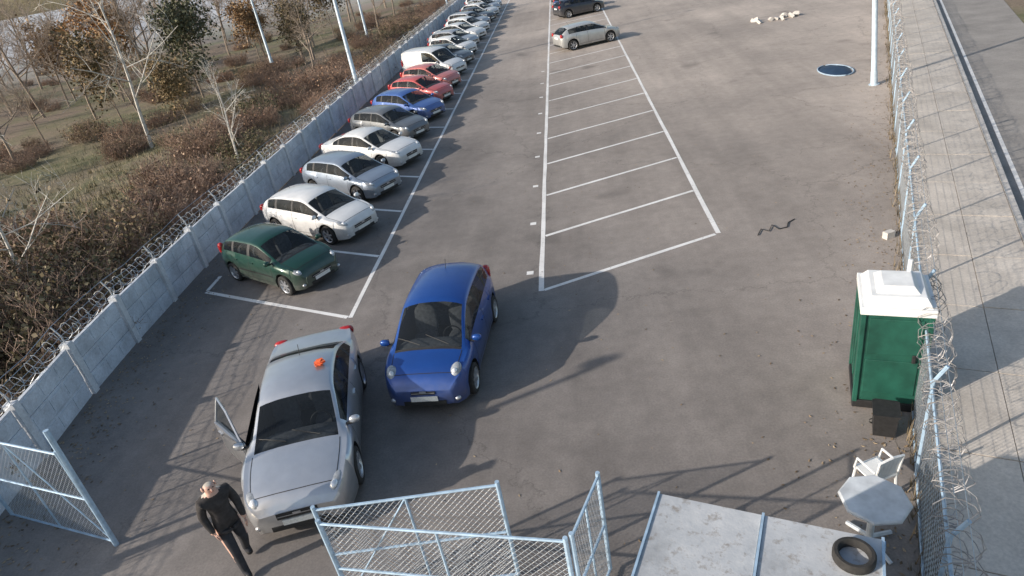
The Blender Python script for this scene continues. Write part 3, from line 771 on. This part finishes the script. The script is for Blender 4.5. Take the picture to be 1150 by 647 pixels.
put('russet_tree',T_o,-40,58,1.35); put('green_tree',T_g[0],-27.5,49,1.1); put('olive_tree',T_g[1],-31,44,1.1); put('olive_tree',T_g[1],-22.5,37.5,.75)
put('russet_tree',T_o,-30,66,.9); put('russet_tree',T_o,-49,64,1.1); put('olive_tree',T_g[1],-20.5,53,.9); put('olive_tree',T_g[1],-24,72,1.1)
for (x,y,s) in ((-30,52,1),(-34,62,1.1),(-45,55,1.1),(-50,68,1.2),(-38,75,1.2),(-25,70,1),(-21,58,.9),(-42,40,1),(-52,48,1.1),(-60,62,1.2),(-31,82,1.2),(-20,85,1.1),(-55,85,1.3),(-70,80,1.3),(-28,42,.75),(-19,48,.7),(-37,48,.9),(-17,66,.9),(-46,95,1.3),(-65,100,1.3),(-24,98,1.2),(-35,30,.8),(-75,60,1.3),(-17.5,95,1),(-24,62,.9),(-28,74,1),(-41,66,1.0),(-47,61,.9),(-33,40,.6),(-56,55,.9),(-60,75,1.2),(-68,92,1.3),(-50,78,1.1),(-80,95,1.4),(-34,37,.8),(-85,80,1.4),
  (-36,57,1.3),(-43,72,1.4),(-53,60,1.3),(-48,50,1.2),(-63,70,1.5),(-32,70,1.2),(-58,92,1.5),(-40,86,1.4),(-27,88,1.3),(-72,72,1.5),(-23,80,1.2),(-66,56,1.4)):
    put('bare_tree',random.choice(T_b),x+random.uniform(-1,1),y+random.uniform(-1,1),s,.06)
def shr(me): return {'shrub':'shrub','dry_s':'dry_shrub','green':'green_shrub'}[me.name[:5]]
y=6
while y<85:
    for _ in range(2):
        x=wx(y)-random.uniform(1.0,3.0) if _==0 else wx(y)-random.uniform(3.0,6.5)
        u=random.random(); near=y<20
        me=random.choice(S_ol) if u<(.45 if near else .18) else random.choice(S_br) if u<.95 else S_dg[0]
        put(shr(me),me,x,y+random.uniform(-.6,.6),random.uniform(.40,.75) if _==0 else random.uniform(.6,1.15))
    y+=1.9
for _ in range(75):
    y=random.uniform(12,95); x=random.uniform(-20-y*.6,-17)
    me=random.choice([S_ol[0],S_br[0],S_br[1],S_br[0],S_br[1]]); put(shr(me),me,x,y,random.uniform(.4,.9))
for (x,y,s) in ((-14.5,12,1.2),(-16,13.5,1.5),(-14.6,14.5,1.1),(-17,16.5,1.6),(-18,12.5,1.6),(-15.3,17.5,1.2)): put('shrub',random.choice(S_ol),x,y,s)
gb=MB()
for _ in range(13000):
    y=4+abs(random.gauss(0,1))*24; x=wx(min(90,y))-.4-abs(random.gauss(0,1))*10; z=gz(x,y)
    for k in range(3):
        a=random.uniform(0,6.28); l=random.uniform(.12,.40); lean=random.uniform(.05,.25); bx=x+random.uniform(-.12,.12); by=y+random.uniform(-.12,.12); w_=.015
        gb.add([(bx-w_*math.sin(a),by+w_*math.cos(a),z-.02),(bx+w_*math.sin(a),by-w_*math.cos(a),z-.02),(bx+lean*math.cos(a),by+lean*math.sin(a),z+l)],[(0,1,2)],0)
gb.obj('dry_grass',[mat_leaf('grass_blade_mat',(.11,.11,.05),(.24,.20,.11),(.40,.33,.22))])
dt=MB(); sv=[v.co.copy() for v in T_w[1].vertices]; sf=[tuple(p.vertices) for p in T_w[1].polygons]
for k in range(110):
    a=random.uniform(-.95,.6); d=random.uniform(120,260); x=d*math.sin(a)-20; y=d*math.cos(a); s=random.uniform(.9,1.7); c_=random.uniform(0,6.28); cs,sn=math.cos(c_),math.sin(c_)
    dt.add([(x+s*(v.x*cs-v.y*sn)*1.3,y+s*(v.x*sn+v.y*cs)*1.3,-1+s*v.z) for v in sv],sf)
dt.obj('distant_treeline',[BARK])
for k in range(16): put('shrub' ,S_ol[k%2],*FP(12+k*6+random.uniform(-1,1),7.5+random.uniform(-.5,2))[:2],random.uniform(.5,.9))

# ------------------------------------------------------------------ small stuff
tp=MB(); vs=[];fs=[];n=18;mr_=6
for i in range(mr_+1):
    r=.58*i/mr_
    for j in range(n):
        a=2*math.pi*j/n; z=.14*math.cos(r/.58*math.pi/2)**.6+.03*math.sin(a*5)*r; vs.append((r*math.cos(a)*(1+.06*math.sin(3*a)),r*math.sin(a)*1.7,max(.005,z)))
for i in range(mr_):
    for j in range(n): fs.append((i*n+j,(i+1)*n+j,(i+1)*n+(j+1)%n,i*n+(j+1)%n))
tp.add(vs,fs); tp.tube([(.62*math.cos(2*math.pi*j/24),1.02*math.sin(2*math.pi*j/24),.03) for j in range(25)],.03,6,1)
o=tp.obj('blue_tarpaulin_cover',[simple('blue_tarp_mat',(.018,.042,.085),.6),simple('tarp_rim_mat',(.35,.45,.55),.6)],smooth=True); o.location=(10.8,28.9,0)
cbm=MB(); cbm.tube([(4.0,14.75,.02),(4.15,15.05,.025),(4.3,14.9,.02),(4.45,15.2,.03),(4.55,14.95,.02),(4.75,15.0,.02),(4.85,15.25,.02),(5.05,15.4,.02)],.012,6); cbm.obj('black_cable',[DARK])
rb=MB()
for k in range(14): rb.box((random.gauss(0,.7),random.gauss(0,.35),.08),(random.uniform(.1,.45),random.uniform(.1,.3),random.uniform(.1,.25)),0,(random.random(),random.random(),random.random()*3))
o=rb.obj('rubble_pile',[KERB]); o.location=(12.6,42.5,0)
cbk=MB(); cbk.box((0,0,.08),(.22,.14,.16),0,(0,0,.4)); cbk.box((.12,.1,.05),(.12,.1,.1),0,(0,.1,1.2)); o=cbk.obj('concrete_block',[KERB]); o.location=(6.62,13.9,0)

# ------------------------------------------------------------------ person
def skinmesh(name,J,E,root=0,sub=2):
    me=bpy.data.meshes.new(name); me.from_pydata([j[0] for j in J],E,[]); ob=link(bpy.data.objects.new(name,me))
    ob.modifiers.new('s','SKIN'); 
    if not me.skin_vertices:
        bpy.context.view_layer.objects.active=ob; bpy.context.view_layer.update()
    sv=me.skin_vertices[0].data
    for i,j in enumerate(J): sv[i].radius=(j[1],j[1]); sv[i].use_root=(i==root)
    sb=ob.modifiers.new('u','SUBSURF'); sb.levels=sub; sb.render_levels=sub
    dg=bpy.context.evaluated_depsgraph_get(); m2=bpy.data.meshes.new_from_object(ob.evaluated_get(dg)); bpy.data.objects.remove(ob); return m2
J=[((0,0,.94),.145),((0,.01,1.10),.145),((0,.02,1.28),.165),((0,.02,1.40),.13),((0,.03,1.49),.060),((0,.045,1.57),.088),((0,.045,1.655),.082),
 ((.18,.01,1.40),.078),((.235,-.04,1.15),.062),((.215,.05,.93),.044),((.21,.08,.87),.036),
 ((-.18,.01,1.40),.078),((-.235,.0,1.14),.062),((-.215,.10,.92),.044),((-.21,.13,.86),.036),
 ((.095,.0,.86),.105),((.10,.15,.50),.075),((.10,.19,.10),.058),((.10,.32,.045),.045),
 ((-.095,.0,.86),.105),((-.10,.0,.49),.075),((-.10,-.20,.13),.058),((-.10,-.08,.045),.045)]
E=[(0,1),(1,2),(2,3),(3,4),(4,5),(5,6),(3,7),(7,8),(8,9),(9,10),(3,11),(11,12),(12,13),(13,14),(0,15),(15,16),(16,17),(17,18),(0,19),(19,20),(20,21),(21,22)]
bm2=skinmesh('person',J,E)
for v in bm2.vertices:
    if v.co.z>.8 and abs(v.co.x)<.19 and v.co.z<1.46: v.co.y=.01+(v.co.y-.01)*.8
SK=simple('skin_mat',(.60,.38,.30),.55); HR=simple('grey_hair_mat',(.52,.47,.40),.8,0,.25,30); JK=simple('dark_jacket_mat',(.040,.036,.036),.85,0,.35,14,0,.3); TR=simple('dark_trousers_mat',(.035,.036,.042),.9,0,.3,12); SH=simple('shoe_mat',(.02,.018,.016),.5)
for m in (JK,TR,SK,HR,SH): bm2.materials.append(m)
for p_ in bm2.polygons:
    c=p_.center; p_.use_smooth=True; i=0
    if c.z>1.475: i=3 if (c.z>1.64 or c.y<.03) else 2
    elif abs(c.x)>.16 and c.z<.92: i=2
    elif c.z<.80: i=1 if c.z>.10 else 4
    p_.material_index=i
per=link(bpy.data.objects.new('walking_person',bm2)); per.location=(-5.45,6.18,0); per.rotation_euler=(0,0,math.atan2(-.75,-.66))
fc=MB()
for sx in (1,-1):
    fc.ell((sx*.033,.125,1.615),(.012,.008,.009),1); fc.ell((sx*.09,.04,1.60),(.014,.028,.036),0)
fc.ell((0,.142,1.59),(.014,.020,.024),0); fc.ell((0,.128,1.555),(.026,.008,.007),2)
par(fc.obj('face',[SK,DARK,simple('lip_mat',(.4,.16,.13),.5)],smooth=True),per)
hd_=MB()
for sx,cx,cy,cz in ((1,.21,.08,.87),(-1,-.21,.13,.86)):
    for k in range(4):
        o_=(k-1.5)*.019; l=(.075,.085,.08,.062)[k]
        hd_.tube([(cx,cy+o_,cz-.01),(cx-sx*.004,cy+o_+.004,cz-.045),(cx-sx*.014,cy+o_+.012,cz-.045-l*.5),(cx-sx*.03,cy+o_+.02,cz-.04-l)],[.010,.010,.009,.006],6)
    hd_.tube([(cx-sx*.01,cy+.02,cz+.0),(cx-sx*.03,cy+.045,cz-.03),(cx-sx*.035,cy+.055,cz-.065)],[.011,.010,.007],6)
par(hd_.obj('fingers',[SK],smooth=True),per)
cl_=MB(); cl_.tube([(.06*math.cos(a),.03+.06*math.sin(a),1.455) for a in np.linspace(0,2*math.pi,17)],.022,6); cl_.tube([(.145*math.cos(a),.01+.122*math.sin(a),.83) for a in np.linspace(0,2*math.pi,25)],.028,6)
par(cl_.obj('collar_and_hem',[JK],smooth=True),per)
